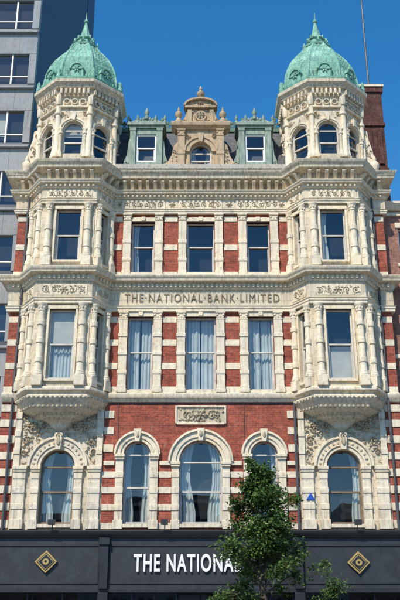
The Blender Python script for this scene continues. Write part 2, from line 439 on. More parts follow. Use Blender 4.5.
for (x0,x1) in ((-8,-7.36),(7.36,8)):
    for b in (4.7,5.35,6.0,6.65,7.3,7.95,8.6,9.2): box(ST,W,x0+.002,x1-.002,-.02,.04,b,b+.3)
for (x0,x1) in ((-3.85,-3.45),(3.45,3.85)):
    for b in (7.6,8.3,8.95): box(ST,W,x0+.002,x1-.002,-.02,.04,b,b+.3)
box(ST,W,-1.02,-.95,0,.09,8.72,9.45); box(ST,W,.95,1.02,0,.09,8.72,9.45); box(ST,W,-.95,.95,0,.09,9.38,9.45); box(CV,W,-.95,.95,-.02,.03,8.76,9.38)
box(ST,W,-.95,.95,0,.09,8.69,8.76)
frieze(CV,W,-.9,.9,8.8,9.34,.03,.07)
leafy(CV,W,0,9.07,.3,.05,.1)
for s in (-1,1): scroll(CV,W,s*.45,9.07,.22,.04,s,.07)

sweep(ST,[(-3.9,0),(3.9,0)],[(-.02,9.60),(.10,9.60),(.13,9.70),(.20,9.74),(.24,9.84),(.24,9.92),(.12,9.98),(-.02,9.98)])
for s in (-1,1):
    x0,x1=sorted((s*7.3,s*8.0)); sweep(ST,[(x0,0),(x1,0)],[(-.02,9.60),(.10,9.60),(.16,9.70),(.24,9.84),(.24,9.92),(.12,9.98),(-.02,9.98)])
def entab(z0,arch,fr,cor,proj,dz,dent,mod):
    sweep(ST,path,[(-.02,z0),(.14,z0),(.14,z0+arch*.5),(.17,z0+arch*.5),(.17,z0+arch*.85),(.21,z0+arch),(-.02,z0+arch)])
    zf=z0+arch
    sweep(SW,path,[(-.02,zf),(.10,zf),(.10,zf+fr),(-.02,zf+fr)])
    zc=zf+fr; H=cor
    sweep(ST,path,[(-.02,zc),(.14,zc),(.18,zc+H*.12),(.18,zc+H*.42),(.26,zc+H*.5),(proj*.85,zc+H*.56),(proj*.88,zc+H*.74),(proj*.94,zc+H*.8),(proj,zc+H*.95),(proj,zc+H*1.0),(.1,zc+H*1.06),(-.02,zc+H*1.06)])
    for i,F in enumerate(segs):
        if F.L<.5 or i in (0,len(segs)-1): continue
        n=max(2,int(F.L/mod)); st=F.L/n
        for k in range(n):
            u=st*(k+.5); box(ST,F,u-dent/2,u+dent/2,.17,.27+dz,zc+H*.16,zc+H*.44)
    return zf,zc
zf2,zc2=entab(13.45,.24,.72,.56,.50,0,.09,.19)
zf3,zc3=entab(18.0,.2,.5,.35,.38,0,.09,.19)
zt=19.05
sweep(SW,path,[(-.02,zt+.02),(.08,zt+.02),(.08,zt+.42),(-.02,zt+.42)])
sweep(ST,path,[(-.02,zt+.42),(.2,zt+.42),(.26,zt+.46),(.5,zt+.5),(.52,zt+.64),(.6,zt+.72),(.64,zt+.84),(.15,zt+.90),(-.02,zt+.90)])
for i,F in enumerate(segs):
    if F.L<.5 or i in (0,len(segs)-1): continue
    n=max(2,int(F.L/.33)); st=F.L/n
    for k in range(n):
        u=st*(k+.5)
        extr(ST,Fr(F.P(u-.07,0,0)[:2],(F.P(u-.07,0,0)[0]-F.n[0]*1,F.P(u-.07,0,0)[1]-F.n[1]*1)),[(0,zt+.06),(-.2,zt+.12),(-.44,zt+.38),(-.44,zt+.418),(0,zt+.418)],0,.14)
        if k<n-1: lump(CV,F,u+st/2,zt+.23,.08,.055,.055,.05)
for i,F in enumerate(segs):
    if F.L<1 : continue
    if F.L>5:
        for c,w in ((-2.5,1.9),(0,1.9),(2.5,1.9)):
            uc=F.L/2+c
            for z0,z1 in ((zf3+.05,zc3-.05),):
                box(ST,F,uc-w/2,uc+w/2,.09,.125,z0,z1); frieze(CV,F,uc-w/2+.05,uc+w/2-.05,z0+.04,z1-.04,.125,.05)
        for c in (-3.55,-1.25,1.25,3.55):
            leafy(CV,F,F.L/2+c,(zf3+zc3)/2,.14,.1,.06)
    else:
        m=.14 if F.L>1.5 else .2
        for z0,z1 in ((zf3+.06,zc3-.06),(zf2+.12,zc2-.12)):
            box(ST,F,m,F.L-m,.09,.125,z0,z1); frieze(CV,F,m+.05,F.L-m-.05,z0+.05,z1-.05,.125,.05)
def text(rt,name,body,x0,y,z,cap,width,mat,ext=.02,off=0,space=1.0):
    cu=bpy.data.curves.new(name,'FONT'); cu.body=body; cu.size=cap/.7; cu.extrude=ext; cu.offset=off; cu.space_character=space
    o=bpy.data.objects.new(name,cu); scene.collection.objects.link(o)
    bpy.context.view_layer.update()
    me=bpy.data.meshes.new_from_object(o.evaluated_get(bpy.context.evaluated_depsgraph_get()))
    bpy.data.objects.remove(o)
    xs=[v.co.x for v in me.vertices]; w0=max(xs)-min(xs); mnx=min(xs); sx=width/w0
    for v in me.vertices: v.co=Vector((x0+(v.co.x-mnx)*sx, y-v.co.z, z+v.co.y))
    me.materials.append(MATS[mat]); ob=bpy.data.objects.new(name,me); scene.collection.objects.link(ob)
    if rt is not None: ob.parent=rt
    return ob
text(bank,'inscription_letters','THE·NATIONAL·BANK·LIMITED',-3.2,-.118,13.88,.37,6.5,'stone_letters',.018,0,1.25)

# --- bays
for s,stl2,stl3 in ((-1,'blindnet','dark'),(1,'blindlow','dark')):
    cx=s*BC; pl=bayplan(cx); fr=[Fr(pl[i],pl[i+1]) for i in range(3)]
    for k,F in enumerate(fr):
        front=(k==1); w=1.06 if front else .46; uc=F.L/2
        wall(SW,F,0,F.L,9.9,13.45,.28,[(uc,w,10.3,13.22,False)])
        wall(SW,F,0,F.L,14.9,18.0,.28,[(uc,w,15.4,17.75,False)])
        wall(SW,F,0,F.L,13.45,14.9,.28,[]); wall(SW,F,0,F.L,18.0,20.0,.28,[])
        window(bank,F,uc,w,10.3,13.22,False,stl2 if front else 'dark','frame_paint',.5,o=-.12,back=.6 if front else .4)
        window(bank,F,uc,w,15.4,17.75,False,('half' if s>0 else 'dark') if front else 'dark','frame_paint',.5,o=-.12,back=.6 if front else .4)
        for zb,zt_ in ((10.3,13.22),(15.4,17.75)):
            box(ST,F,uc-w/2-.06,uc+w/2+.06,-.12,.10,zb-.11,zb)
            box(ST,F,uc-w/2-.09,uc-w/2-.001,-.1,.05,zb,zt_); box(ST,F,uc+w/2+.001,uc+w/2+.09,-.1,.05,zb,zt_)
            box(ST,F,uc-w/2-.09,uc+w/2+.09,-.1,.07,zt_,zt_+.16)
        offs=(-.83,.83) if front else (-.42,.42)
        for du in offs:
            for z0,z1,rg in ((9.98,13.45,(10.95,11.75,12.5)),(15.08,18.0,(15.95,16.75))):
                r=.135 if front else .12
                x,y,_=F.P(uc+du,.10,0)
                box(ST,F,uc+du-.2,uc+du+.2,-.02,.30,z0,z0+.42) if front else box(ST,F,uc+du-.165,uc+du+.165,-.02,.26,z0,z0+.42)
                column(ST,x,y,z0+.42,z1,r,rg)
                box(ST,F,uc+du-.13,uc+du+.13,-.02,.04,z0+.42,z1)
    prof=[(1.17,1.93,1.24,9.98),(1.20,1.96,1.27,9.93),(1.20,1.96,1.27,9.82),(1.10,1.86,1.18,9.76),(1.06,1.8,1.12,9.70),(1.14,1.87,1.18,9.62),(1.14,1.87,1.18,9.52),(1.06,1.78,1.12,9.42),(.97,1.70,1.04,9.30),
          (.95,1.66,1.02,9.25),(.90,1.60,.96,9.17),(.72,1.36,.78,9.05),(.55,1.10,.64,8.97),(.53,1.06,.60,8.91),(.36,.72,.42,8.80),(.24,.5,.3,8.70),(.22,.46,.28,8.64),(.14,.25,.14,8.5),(.05,.1,.05,8.4)]
    vs=[];fs=[]
    for p,a,b,z in prof: vs+=[(cx-a,.05,z),(cx-a,-.0,z),(cx-b,-p,z),(cx+b,-p,z),(cx+a,-.0,z),(cx+a,.05,z)]
    for j in range(len(prof)-1):
        for i in range(5): fs.append((j*6+i,j*6+i+1,j*6+6+i+1,j*6+6+i))
        fs.append((j*6+5,j*6,j*6+6,j*6+11))
    fs+=[(0,1,2,3,4,5),tuple(range(len(prof)*6-6,len(prof)*6))]
    ST.add(vs,fs)
    for pp,aa,bb,z,hh in ((1.14,1.87,1.18,9.57,.05),(.94,1.66,1.01,9.23,.06),(.63,1.2,.7,9.01,.06),(.44,.87,.5,8.86,.05)):
        q=[(cx-aa,0),(cx-bb,-pp),(cx+bb,-pp),(cx+aa,0)]
        for k in range(3):
            F=Fr(q[k],q[k+1]); n=max(2,int(F.L/.17))
            for i in range(n): lump(CV,F,F.L*(i+.5)/n,z,0,.06,hh,.06)
    # --- first floor below the oriel
    x0,x1=cx-a_,cx+a_
    wz=(cx,1.34,4.85,7.70,True); zs=7.70-.67
    wall(SW,W,x0,x1,4.6,9.7,.4,[wz],-.001)
    window(bank,W,cx,1.34,4.85,7.70,True,'side' if s<0 else 'right','timber',.56,o=-.2)
    archring(ST,W,cx,zs,.67,.80,-.16,.05,18); archring(ST,W,cx,zs,.80,1.08,-.03,.10,18); archring(ST,W,cx,zs,1.08,1.18,-.03,.17,18)
    for i in range(15):
        a=pi*(i+.5)/15
        if abs(i-7)<1: continue
        lump(CV,W,cx+.94*cos(a),zs+.94*sin(a),.10,.07,.05,.05,a)
    extr(ST,W,[(cx-.1,7.66),(cx+.1,7.66),(cx+.17,8.32),(cx-.17,8.32)],0,.26); lump(CV,W,cx,8.0,.26,.1,.2,.1); scroll(CV,W,cx,8.2,.12,.26,1,.06)
    box(ST,W,cx-.67,cx+.67,-.2,.14,4.71,4.85)
    for sd in (-1,1):
        for c,wd in ((.83,.30),(1.45,.46)):
            u0,u1=sorted((cx+sd*(c-wd/2),cx+sd*(c+wd/2)))
            box(ST,W,u0,u1,-.03,.11,4.75,zs-.22); box(ST,W,u0-.03,u1+.03,-.03,.18,4.66,5.02)
            for b in (5.4,6.0,6.55): box(ST,W,u0-.012,u1+.012,-.03,.14,b,b+.2)
            box(ST,W,u0-.03,u1+.03,-.03,.17,zs-.22,zs-.12); box(ST,W,u0-.05,u1+.05,-.03,.21,zs-.12,zs)
        u0,u1=sorted((cx+sd*1.5,cx+sd*1.74))
        box(ST,W,u0,u1,-.02,.10,zs,9.3)
        for b in (7.5,8.2,8.9): box(ST,W,u0-.01,u1+.0,-.02,.14,b,b+.24)
        scroll(CV,W,cx+sd*1.05,8.62,.30,.03,sd,.12); scroll(CV,W,cx+sd*1.28,8.05,.19,.03,-sd,.10); scroll(CV,W,cx+sd*.62,8.62,.17,.03,-sd,.10); scroll(CV,W,cx+sd*1.33,9.05,.16,.03,-sd,.1)
        leafy(CV,W,cx+sd*1.05,8.62,.16,.08,.1); scroll(CV,W,cx+sd*1.36,7.6,.12,.03,sd,.08)
    k=0
    while k<230:
        u=cx+U(-1.46,1.46); z=U(7.1,9.35)
        d=sqrt((u-cx)**2+(z-zs)**2)
        if z>zs and d<1.22: continue
        lump(CV,W,u,z,.0,U(.05,.12),U(.025,.06),U(.04,.11),U(0,pi),6); k+=1

# --- turrets
for s in (-1,1):
    cx,cy=s*5.66,.75; ap=1.70; fw=2*ap*math.tan(pi/8)
    octr(SW,cx,cy,[(ap+.12,19.8),(ap+.12,20.12),(ap+.06,20.16),(ap+.06,20.3),(ap-.02,20.32),(ap-.3,20.32)])
    for k in range(8):
        phi=-pi/2+k*pi/4; F=Foct(cx,cy,phi,ap,fw); uc=fw/2
        w=.92; zt_=22.2; zs=zt_-w/2
        wall(SW,F,0,fw,20.3,22.95,.25,[(uc,w,20.5,zt_,True)])
        if k in (0,1,2,7,6): window(bank,F,uc,w,20.5,zt_,True,'blind' if (k==0 and s<0) else 'dark','frame_paint',.5,o=-.1,back=.5)
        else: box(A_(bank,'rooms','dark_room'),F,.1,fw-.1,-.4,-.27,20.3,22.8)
        archring(ST,F,uc,zs,w/2,w/2+.07,-.1,.04,12); archring(ST,F,uc,zs,w/2+.07,w/2+.17,-.02,.08,12)
        extr(ST,F,[(uc-.06,zt_-.02),(uc+.06,zt_-.02),(uc+.1,zt_+.34),(uc-.1,zt_+.34)],0,.15)
        for sd in (-1,1):
            u=uc+sd*(w/2+.075)
            x,y,_=F.P(u,.05,0); column(ST,x,y,20.42,zs-.02,.07)
            box(ST,F,u-.1,u+.1,-.02,.15,zs-.05,zs+.05); box(ST,F,u-.1,u+.1,-.02,.15,20.3,20.45)
            scroll(CV,F,uc+sd*.5,22.55,.12,.01,sd,.06)
            for _ in range(6): lump(CV,F,uc+sd*U(.25,.58),U(22.35,22.85),.0,.06,.03,.04,U(0,3))
        for c in (-.36,0,.36): 
            archring(ST,F,uc+c,23.18,.1,.145,.0,.09,12,0,2*pi); leafy(CV,F,uc+c,23.18,.09,.03,.05)
        n=7
        for i in range(n):
            u=fw*(i+.5)/n; box(ST,F,u-.05,u+.05,.05,.24,23.52,23.78)
    for k in range(8):
        a=pi/8+k*pi/4; rr=ap*KO
        rev(ST,cx+rr*cos(a),cy+rr*sin(a),[(.17,20.3),(.17,20.5),(.13,20.55),(.12,22.45),(.17,22.5),(.17,22.6),(.12,22.62),(.12,22.9)],10)
        rev(ST,cx+(rr+.05)*cos(a),cy+(rr+.05)*sin(a),[(.1,22.98),(.14,23.1),(.14,23.4),(.1,23.5)],8)
    octr(ST,cx,cy,[(ap-.1,22.85),(ap+.1,22.85),(ap+.12,22.92),(ap+.06,22.97),(ap-.0,22.98),(ap-.0,23.42),(ap+.08,23.45),(ap+.1,23.5),(ap+.06,23.52),(ap+.06,23.8),(ap+.2,23.84),(ap+.26,23.98),(ap+.36,24.06),(ap+.38,24.2),(ap+.3,24.26),(ap+.1,24.28)])
    CP=A_(bank,'copper_domes','copper_patina')
    octr(CP,cx,cy,[(ap+.05,24.28),(ap+.3,24.28),(ap+.32,24.36),(ap+.2,24.46),(ap-.05,24.5)])
    key=[(1.68,24.45),(1.66,24.9),(1.58,25.4),(1.44,25.85),(1.22,26.3),(.95,26.68),(.72,27.0),(.56,27.28)]
    pr=[]
    for i in range(len(key)-1):
        for t in (0,.333,.667):
            r=key[i][0]+(key[i+1][0]-key[i][0])*t; z=key[i][1]+(key[i+1][1]-key[i][1])*t
            pr+=[(r+.045,z),(r+.045-.03,z+.02)]
    pr.append((.56,27.28))
    octr(CP,cx,cy,[(1.68,24.4)]+pr)
    for k in range(8):
        phi=-pi/2+k*pi/4
        for i in range(len(key)-1):
            for t in (0,.333,.667):
                r=key[i][0]+(key[i+1][0]-key[i][0])*t+.02; z=key[i][1]+(key[i+1][1]-key[i][1])*t
                wd=2*r*math.tan(pi/8); Ff=Foct(cx,cy,phi,r,wd); n=max(2,int(wd/.16))
                for q in range(n): lump(CP,Ff,wd*(q+.5)/n,z+.03,-.02,.065,.075,.045,0,5)
    octr(CP,cx,cy,[(.5,27.22),(.66,27.26),(.68,27.34),(.52,27.40),(.42,27.44),(.38,27.75),(.46,27.8),(.44,27.86),(.31,27.92),(.2,28.22),(.12,28.6),(.07,28.85),(.05,28.95)])
    rev(CP,cx,cy,[(.03,28.9),(.1,28.96),(.12,29.04),(.08,29.12),(.03,29.18),(.025,29.45),(.005,29.6)],10)
    for k in range(8):
        a=pi/8+k*pi/4
        for i in range(len(key)-1):
            (r0,z0),(r1,z1)=key[i],key[i+1]
            r0=(r0+.03)*KO; r1=(r1+.03)*KO
            P0=Vector((cx+r0*cos(a),cy+r0*sin(a),z0)); P1=Vector((cx+r1*cos(a),cy+r1*sin(a),z1))
            d=(P1-P0).normalized(); sv=Vector((-sin(a),cos(a),0)); tv=d.cross(sv)
            vs=[tuple(P+(sv*cos(q)+tv*sin(q))*.06) for P in (P0,P1) for q in [j*pi/3 for j in range(6)]]
            CP.add(vs,[(j,(j+1)%6,6+(j+1)%6,6+j) for j in range(6)])
        rr=(ap+.2)*KO
        rev(CP,cx+rr*cos(a),cy+rr*sin(a),[(.08,24.34),(.11,24.5),(.06,24.6),(.09,24.72),(.02,24.9)],8)
        phi=-pi/2+k*pi/4; F=Foct(cx,cy,phi,1.70,1.4)
        box(CP,F,.40,1.0,-.3,.12,24.42,24.9); archring(CP,F,.7,24.9,.0,.34,-.3,.15,10); archring(CP,F,.7,24.9,.26,.34,.14,.2,10); leafy(CP,F,.7,24.9,.2,.15,.05)
        rev(CP,*F.P(.7,.05,0)[:2],[(.06,25.22),(.08,25.3),(.02,25.45)],6)
        for i in range(9):
            if 2<i<6: continue
            lump(CP,F,.12+i*.145,24.56,.1,.05,.11,.05)
        Fn=Foct(cx,cy,phi,.62,.5); leafy(CP,Fn,.25,27.44,.14,.0,.06,5)
        lump(CP,Fn,.25,27.6,-.02,.05,.16,.06)
        Fm=Foct(cx,cy,phi,.40,.3); lump(CP,Fm,.15,27.92,0,.05,.12,.06)
# --- parapet, mansard, dormers
PB=A_(bank,'parapet','lead',.01)
box(PB,W,-3.9,3.9,-.45,.12,19.94,20.22); box(PB,W,-3.9,3.9,-.45,.18,20.22,20.30); box(PB,W,-3.9,3.9,-.42,.06,20.30,20.52)
for x in [i*.9 for i in range(-4,5)]: box(PB,W,x-.015,x+.015,.0,.185,20.225,20.305)
RF=A_(bank,'mansard','slate')
RF.add([(-4.3,.75,20.3),(4.3,.75,20.3),(4.3,1.7,23.3),(-4.3,1.7,23.3),(-4.3,9,23.6),(4.3,9,23.6),(-4.3,9,19.7),(4.3,9,19.7)],[(0,1,2,3),(3,2,5,4),(0,3,4,6),(1,7,5,2),(4,5,7,6)])
CR=A_(bank,'ridge_cresting','iron_green')
box(CR,W,-4.3,4.3,-1.8,-1.62,23.28,23.46)
x=-4.2; i=0
while x<4.2:
    tall=(i%3==0)
    box(CR,W,x-.022,x+.022,-1.73,-1.68,23.44,23.95 if tall else 23.78); archring(CR,W,x+.13,23.62,.07,.115,-1.73,-1.68,8,0,2*pi); lump(CR,W,x,24.0 if tall else 23.82,-1.73,.085,.13,.04); lump(CR,W,x+.13,23.8,-1.73,.05,.07,.04); x+=.26; i+=1
box(CR,W,-4.3,4.3,-1.74,-1.68,23.74,23.775)
DP=A_(bank,'dormers','dormer_paint',.008)
for s in (-1,1):
    F=Fr((s*2.52-1,.55),(s*2.52+1,.55)); uc=1
    wall(DP,F,.25,1.75,20.3,22.75,.18,[(uc,.92,21.0,22.45,False)])
    window(bank,F,uc,.92,21.0,22.45,False,'dark' ,'white_paint',.5,o=-.06,back=.6)
    box(DP,F,.25,.43,-1.3,-.18,20.3,22.75); box(DP,F,1.57,1.75,-1.3,-.18,20.3,22.75)
    box(DP,F,.18,1.82,-1.4,.10,22.75,22.87); box(DP,F,.10,1.90,-1.4,.18,22.87,22.98); box(DP,F,.14,1.86,-1.4,.10,22.98,23.08)
    for q in (.25,1.49): box(DP,F,q,q+.26,0,.07,20.4,22.6); box(DP,F,q-.02,q+.28,0,.10,22.6,22.75)
    extr(DP,F,[(.2,23.08),(1.8,23.08),(1.5,23.25),(1,23.32),(.5,23.25)],-1.2,.02)
    for sd in (-1,1):
        extr(DP,F,[(uc+sd*.75,20.5),(uc+sd*1.05,20.5),(uc+sd*1.02,21.0),(uc+sd*.88,21.4),(uc+sd*.82,22.1),(uc+sd*.75,22.3)],-.3,-.05)
        scroll(DP,F,uc+sd*.9,20.95,.11,-.05,sd,.05)
    for q in (.15,.58,1.42,1.85): rev(DP,F.P(q,0,0)[0],F.P(q,-.0,0)[1],[(.08,23.05),(.08,23.15),(.04,23.2),(.08,23.30),(.015,23.5)],8)
    rev(DP,F.P(1,0,0)[0],.55,[(.1,23.25),(.1,23.4),(.05,23.45),(.11,23.6),(.02,23.9)],8)
    for q in range(-3,4): lump(DP,F,1+q*.14,23.3-abs(q)*.02,.02,.06,.09,.04)
# central stone gable
GB=A_(bank,'gable','stone_gable',.01)
F=Fr((-2,.15),(2,.15)); uc=2
wall(GB,F,.95,3.05,20.2,22.45,.45,[(uc,.98,20.6,21.75,True)])
window(bank,F,uc,.98,20.6,21.75,True,'side','frame_paint',.4,o=-.15,back=.6)
box(GB,F,.95,3.05,-1.8,-.45-.7,20.2,22.4)
box(GB,F,.95,1.3,-1.15,-.45,20.2,22.4); box(GB,F,2.7,3.05,-1.15,-.45,20.2,22.4); box(GB,F,1.3,2.7,-1.15,-.45,22.1,22.4)
archring(GB,F,uc,21.26,.49,.68,-.1,.10,16); archring(GB,F,uc,21.26,.68,.76,-.05,.15,16)
extr(GB,F,[(uc-.08,21.7),(uc+.08,21.7),(uc+.14,22.15),(uc-.14,22.15)],0,.22)
for sd in (-1,1):
    u0,u1=sorted((uc+sd*.72,uc+sd*1.05)); pilaster(GB,F,u0,u1,20.2,22.4,.12,.3,(21.1,))
    scroll(CV,F,uc+sd*.62,22.1,.14,.02,sd,.08)
    pts=[(uc+sd*1.05,20.2),(uc+sd*1.75,20.2),(uc+sd*1.72,20.6),(uc+sd*1.5,20.75),(uc+sd*1.32,21.1),(uc+sd*1.22,21.6),(uc+sd*1.05,21.8)]
    extr(GB,F,pts,-.35,.0); scroll(CV,F,uc+sd*1.5,20.5,.17,.0,sd,.08); scroll(CV,F,uc+sd*1.18,21.3,.1,.0,sd,.07)
    for _ in range(14): lump(CV,F,uc+sd*U(1.08,1.3),U(20.7,21.3),.0,.06,.03,.05,U(0,3))
    rev(GB,F.P(uc+sd*1.02,0,0)[0],.1,[(.17,22.78),(.17,22.9),(.1,22.95),(.08,23.02),(.17,23.15),(.16,23.28),(.06,23.38),(.07,23.44),(.01,23.65)],10)
    pts=[(uc+sd*.62,22.78),(uc+sd*.95,22.78),(uc+sd*.85,22.95),(uc+sd*.72,23.1),(uc+sd*.66,23.35),(uc+sd*.62,23.4)]
    extr(GB,F,pts,-.2,.02); scroll(CV,F,uc+sd*.74,22.93,.1,.02,sd,.06)
sweep(GB,[(-1.08,.6),(-1.08,.15),(1.08,.15),(1.08,.6)],[(-.3,22.42),(.1,22.42),(.14,22.5),(.24,22.56),(.28,22.68),(.28,22.74),(.0,22.79),(-.3,22.79)])
box(GB,F,uc-.62,uc+.62,-.4,.0,22.78,23.55)
for sd in (-1,1): 
    u0,u1=sorted((uc+sd*.42,uc+sd*.6)); box(GB,F,u0,u1,0,.1,22.8,23.5)
archring(GB,F,uc,23.16,.2,.27,0,.08,14,0,2*pi); frieze(CV,F,uc-.38,uc+.38,22.85,23.45,.02,.07); leafy(CV,F,uc,23.16,.2,.06,.08)
box(GB,F,uc-.72,uc+.72,-.42,.16,23.55,23.66)
n=12; pts=[(uc-.70,23.66)]+[(uc+.70*cos(pi-pi*i/n),23.66+.36*sin(pi*i/n)) for i in range(1,n)]+[(uc+.70,23.66)]
extr(GB,F,pts,-.4,.04)
for i in range(n):
    a0,a1=pi-pi*i/n,pi-pi*(i+1)/n
    extr(GB,F,[(uc+.70*cos(a0),23.66+.36*sin(a0)),(uc+.70*cos(a1),23.66+.36*sin(a1)),(uc+.78*cos(a1),23.68+.44*sin(a1)),(uc+.78*cos(a0),23.68+.44*sin(a0))],-.4,.18)
leafy(CV,F,uc,23.82,.14,.05,.08)
rev(GB,0,.3,[(.2,24.05),(.2,24.16),(.1,24.2),(.09,24.3),(.19,24.42),(.2,24.52),(.1,24.62),(.06,24.66),(.09,24.74),(.01,24.95)],12)
for s in (-1,1):
    F=Fr((0,.3),(1,.3)); u=lambda d: s*(7.35+d)
    extr(ST,F,[(u(0),19.9),(u(.66),19.9),(u(.66),20.5),(u(.55),20.8),(u(.48),21.3),(u(.34),21.9),(u(.3),22.35),(u(0),22.45)],-.5,.15)
    scroll(CV,F,u(.38),20.35,.2,.15,s,.1); scroll(CV,F,u(.2),21.2,.13,.15,-s,.08); scroll(CV,F,u(.14),22.1,.12,.15,s,.08)
    for _ in range(16): lump(CV,F,u(U(.08,.4)),U(20.0,21.7),.15,.07,.035,.06,U(0,3))
    rev(ST,u(.5),.1,[(.2,19.9),(.2,20.1),(.1,20.2),(.2,20.45),(.2,20.6),(.08,20.75),(.1,20.85),(.02,21.05)],10)
# downpipes, cables
PP=A_(bank,'downpipes','pipe')
for x in (7.52,-7.55,3.74):
    zz=19.0 if abs(x)>7 else 9.5
    rev(PP,x,-.14,[(.05,4.6),(.05,zz)],10)
    for b in range(6,int(zz),2): rev(PP,x,-.14,[(.07,b),(.07,b+.1)],10)
CB=A_(bank,'cables','pipe')
for (x0,x1,z,o) in ((-3.8,3.8,9.56,.02),(-3.8,3.8,9.53,.02)):
    x=x0
    while x<x1:
        box(CB,W,x,min(x1,x+.5),o,o+.014,z+U(-.006,.006),z+.014); x+=.5
for x in (-3.3,1.72): box(CB,W,x,x+.012,.03,.045,4.7,9.55)

# --- ground-floor shopfront
SH=A_(bank,'shopfront','shopfront_paint',.01); SP=A_(bank,'shopfront_panels','shopfront_panel',.006)
sweep(SH,[(-8,0),(8,0)],[(-.02,4.30),(.55,4.30),(.60,4.36),(.68,4.42),(.72,4.52),(.72,4.56),(.3,4.62),(-.02,4.62)])
box(SP,W,-8,8,-.02,.50,2.5,4.30)
box(SH,W,-8,8,-.02,.56,2.38,2.5)
for x in (-7.85,-3.58,3.62,7.85):
    box(SH,W,x-.16,x+.16,.50,.66,2.5,4.28); box(SH,W,x-.2,x+.2,.5,.72,4.05,4.299); box(SH,W,x-.18,x+.18,.0,.6,.0,2.38)
for x0,x1 in ((-7.6,-3.8),(-3.35,3.4),(3.85,7.6)):
    z0,z1=2.72,4.0
    box(SH,W,x0,x1,.5,.54,z1,z1+.05); box(SH,W,x0,x1,.5,.54,z0-.05,z0); box(SH,W,x0-.05,x0,.5,.54,z0-.05,z1+.05); box(SH,W,x1,x1+.05,.5,.54,z0-.05,z1+.05)
for x0,x1 in ((-7.65,-3.8),(-3.35,-.9),(.9,3.4),(3.85,7.65)):
    box(SH,W,x0,x1,-.02,.35,0,.6)
    n=3
    for i in range(n+1):
        x=x0+(x1-x0)*i/n; box(SH,W,x-.04,x+.04,.2,.3,.6,2.38)
    A_(bank,'glass','window_glass').add([W.P(x0,.24,.6),W.P(x1,.24,.6),W.P(x1,.24,2.38),W.P(x0,.24,2.38)],[(0,1,2,3)])
    box(A_(bank,'rooms','dark_room'),W,x0,x1,.0,.02,.6,2.38)
DR=A_(bank,'entrance_doors','shopfront_paint',.01)
for s in (-1,1): 
    box(DR,W,min(s*.02,s*.85),max(s*.02,s*.85),.05,.12,.1,2.3); box(DR,W,min(s*.15,s*.72),max(s*.15,s*.72),.12,.15,.3,1.0); box(DR,W,min(s*.15,s*.72),max(s*.15,s*.72),.12,.15,1.2,2.1)
box(SH,W,-.9,.9,-.02,.05,0,2.38)

# --- signs, lamps
sg=root('shop_sign',(0,-.5,3.4))
t=text(None,'letters','THE NATIONAL',-2.48,-.555,3.12,.60,3.95,'white_paint',.03,.018,1.16)
t.parent=sg; t.matrix_parent_inverse=Matrix.Translation(sg.location).inverted()
for x,z in ((-5.72,3.45),(5.83,3.42)):
    ds=root('diamond_sign',(x,-.6,z)); g=A_(ds,'plate','gold',.006); dk=A_(ds,'face','shopfront_paint')
    r=.42; extr(g,W,[(x-r,z),(x,z-r*.95),(x+r,z),(x,z+r*.95)],.52,.60)
    r=.34; extr(dk,W,[(x-r,z),(x,z-r*.95),(x+r,z),(x,z+r*.95)],.60,.61)
    r=.30; extr(g,W,[(x-r,z),(x,z-r*.95),(x+r,z),(x,z+r*.95)],.61,.622)
    r=.27; extr(dk,W,[(x-r,z),(x,z-r*.95),(x+r,z),(x,z+r*.95)],.615,.628)
    archring(g,W,x,z,.05,.12,.628,.64,14,0,2*pi)
for x in (-5.55,-1.35,5.85):
    fl=root('floodlight',(x,-.8,4.8)); a=A_(fl,'arm','lamp_metal'); h=A_(fl,'head','lamp_metal',.01)
    rev(a,x,-.66,[(.02,4.6),(.02,4.82)],8); box(a,W,x-.02,x+.02,.64,.86,4.80,4.84)
    box(h,W,x-.13,x+.13,.80,.95,4.74,4.94)
    box(A_(fl,'lens','white_paint'),W,x-.1,x+.1,.78,.80,4.77,4.91)
al=root('alarm_box',(4.22,-.1,5.9)); a=A_(al,'case','blue_plastic',.01)
extr(a,W,[(4.06,5.74),(4.40,5.74),(4.23,6.02)],.03,.16); box(A_(al,'beacon','white_paint'),W,4.19,4.27,.05,.12,5.68,5.735)

# ============================================================ NEIGHBOURS
of=root('office_building'); CO=A_(of,'concrete_bands','concrete',.01); OF=A_(of,'window_mullions','white_paint'); CL=A_(of,'cladding','cladding')
F=Fr((-30,1.3),(-8.12,1.3)); Lf=F.L
box(CL,F,0,Lf,-14,-.35,0,46)
z=22.5-3.3*7+.0
gl=A_(of,'glass','window_glass'); rm=A_(of,'rooms','dark_room')
while z<45:
    box(CO,F,0,Lf,-.35,.0,z+1.75,z+2.95); box(CO,F,0,Lf,-.35,.16,z+2.95,z+3.08); box(CL,F,0,Lf,-.35,-.05,z+3.08,z+3.3)
    box(CO,F,Lf-.35,Lf,-.35,-.01,z,z+1.75)
    for i in range(12): box(CL,F,Lf-.9-i*1.8,Lf-.885-i*1.8,-.01,.004,z+1.75,z+2.95)
    gl.add([F.P(0,-.15,z),F.P(Lf-.35,-.15,z),F.P(Lf-.35,-.15,z+1.75),F.P(0,-.15,z+1.75)],[(0,1,2,3)])
    box(rm,F,0,Lf-.35,-.349,-.33,z,z+1.75)
    x=.3
    while x<Lf-.4:
        box(OF,F,x-.035,x+.035,-.2,-.08,z,z+1.75); x+=1.2
    box(OF,F,0,Lf-.35,-.19,-.09,z+.45,z+.50)
    bl=A_(of,'blinds','blind')
    for i in range(17):
        if R()<.35: box(bl,F,.36+i*1.2,1.44+i*1.2,-.3,-.29,z+U(.3,1.3),z+1.75)
    z+=3.3
box(CO,F,0,Lf,-.35,0,0,22.5-3.3*6-3.31)
of2=root('office_tower'); C2=A_(of2,'cladding','cladding',.01); c3=A_(of2,'panel_joints','shopfront_paint')
F=Fr((-29,15.4),(-8.1,15.4)); box(C2,F,0,F.L,-3,0,0,60)
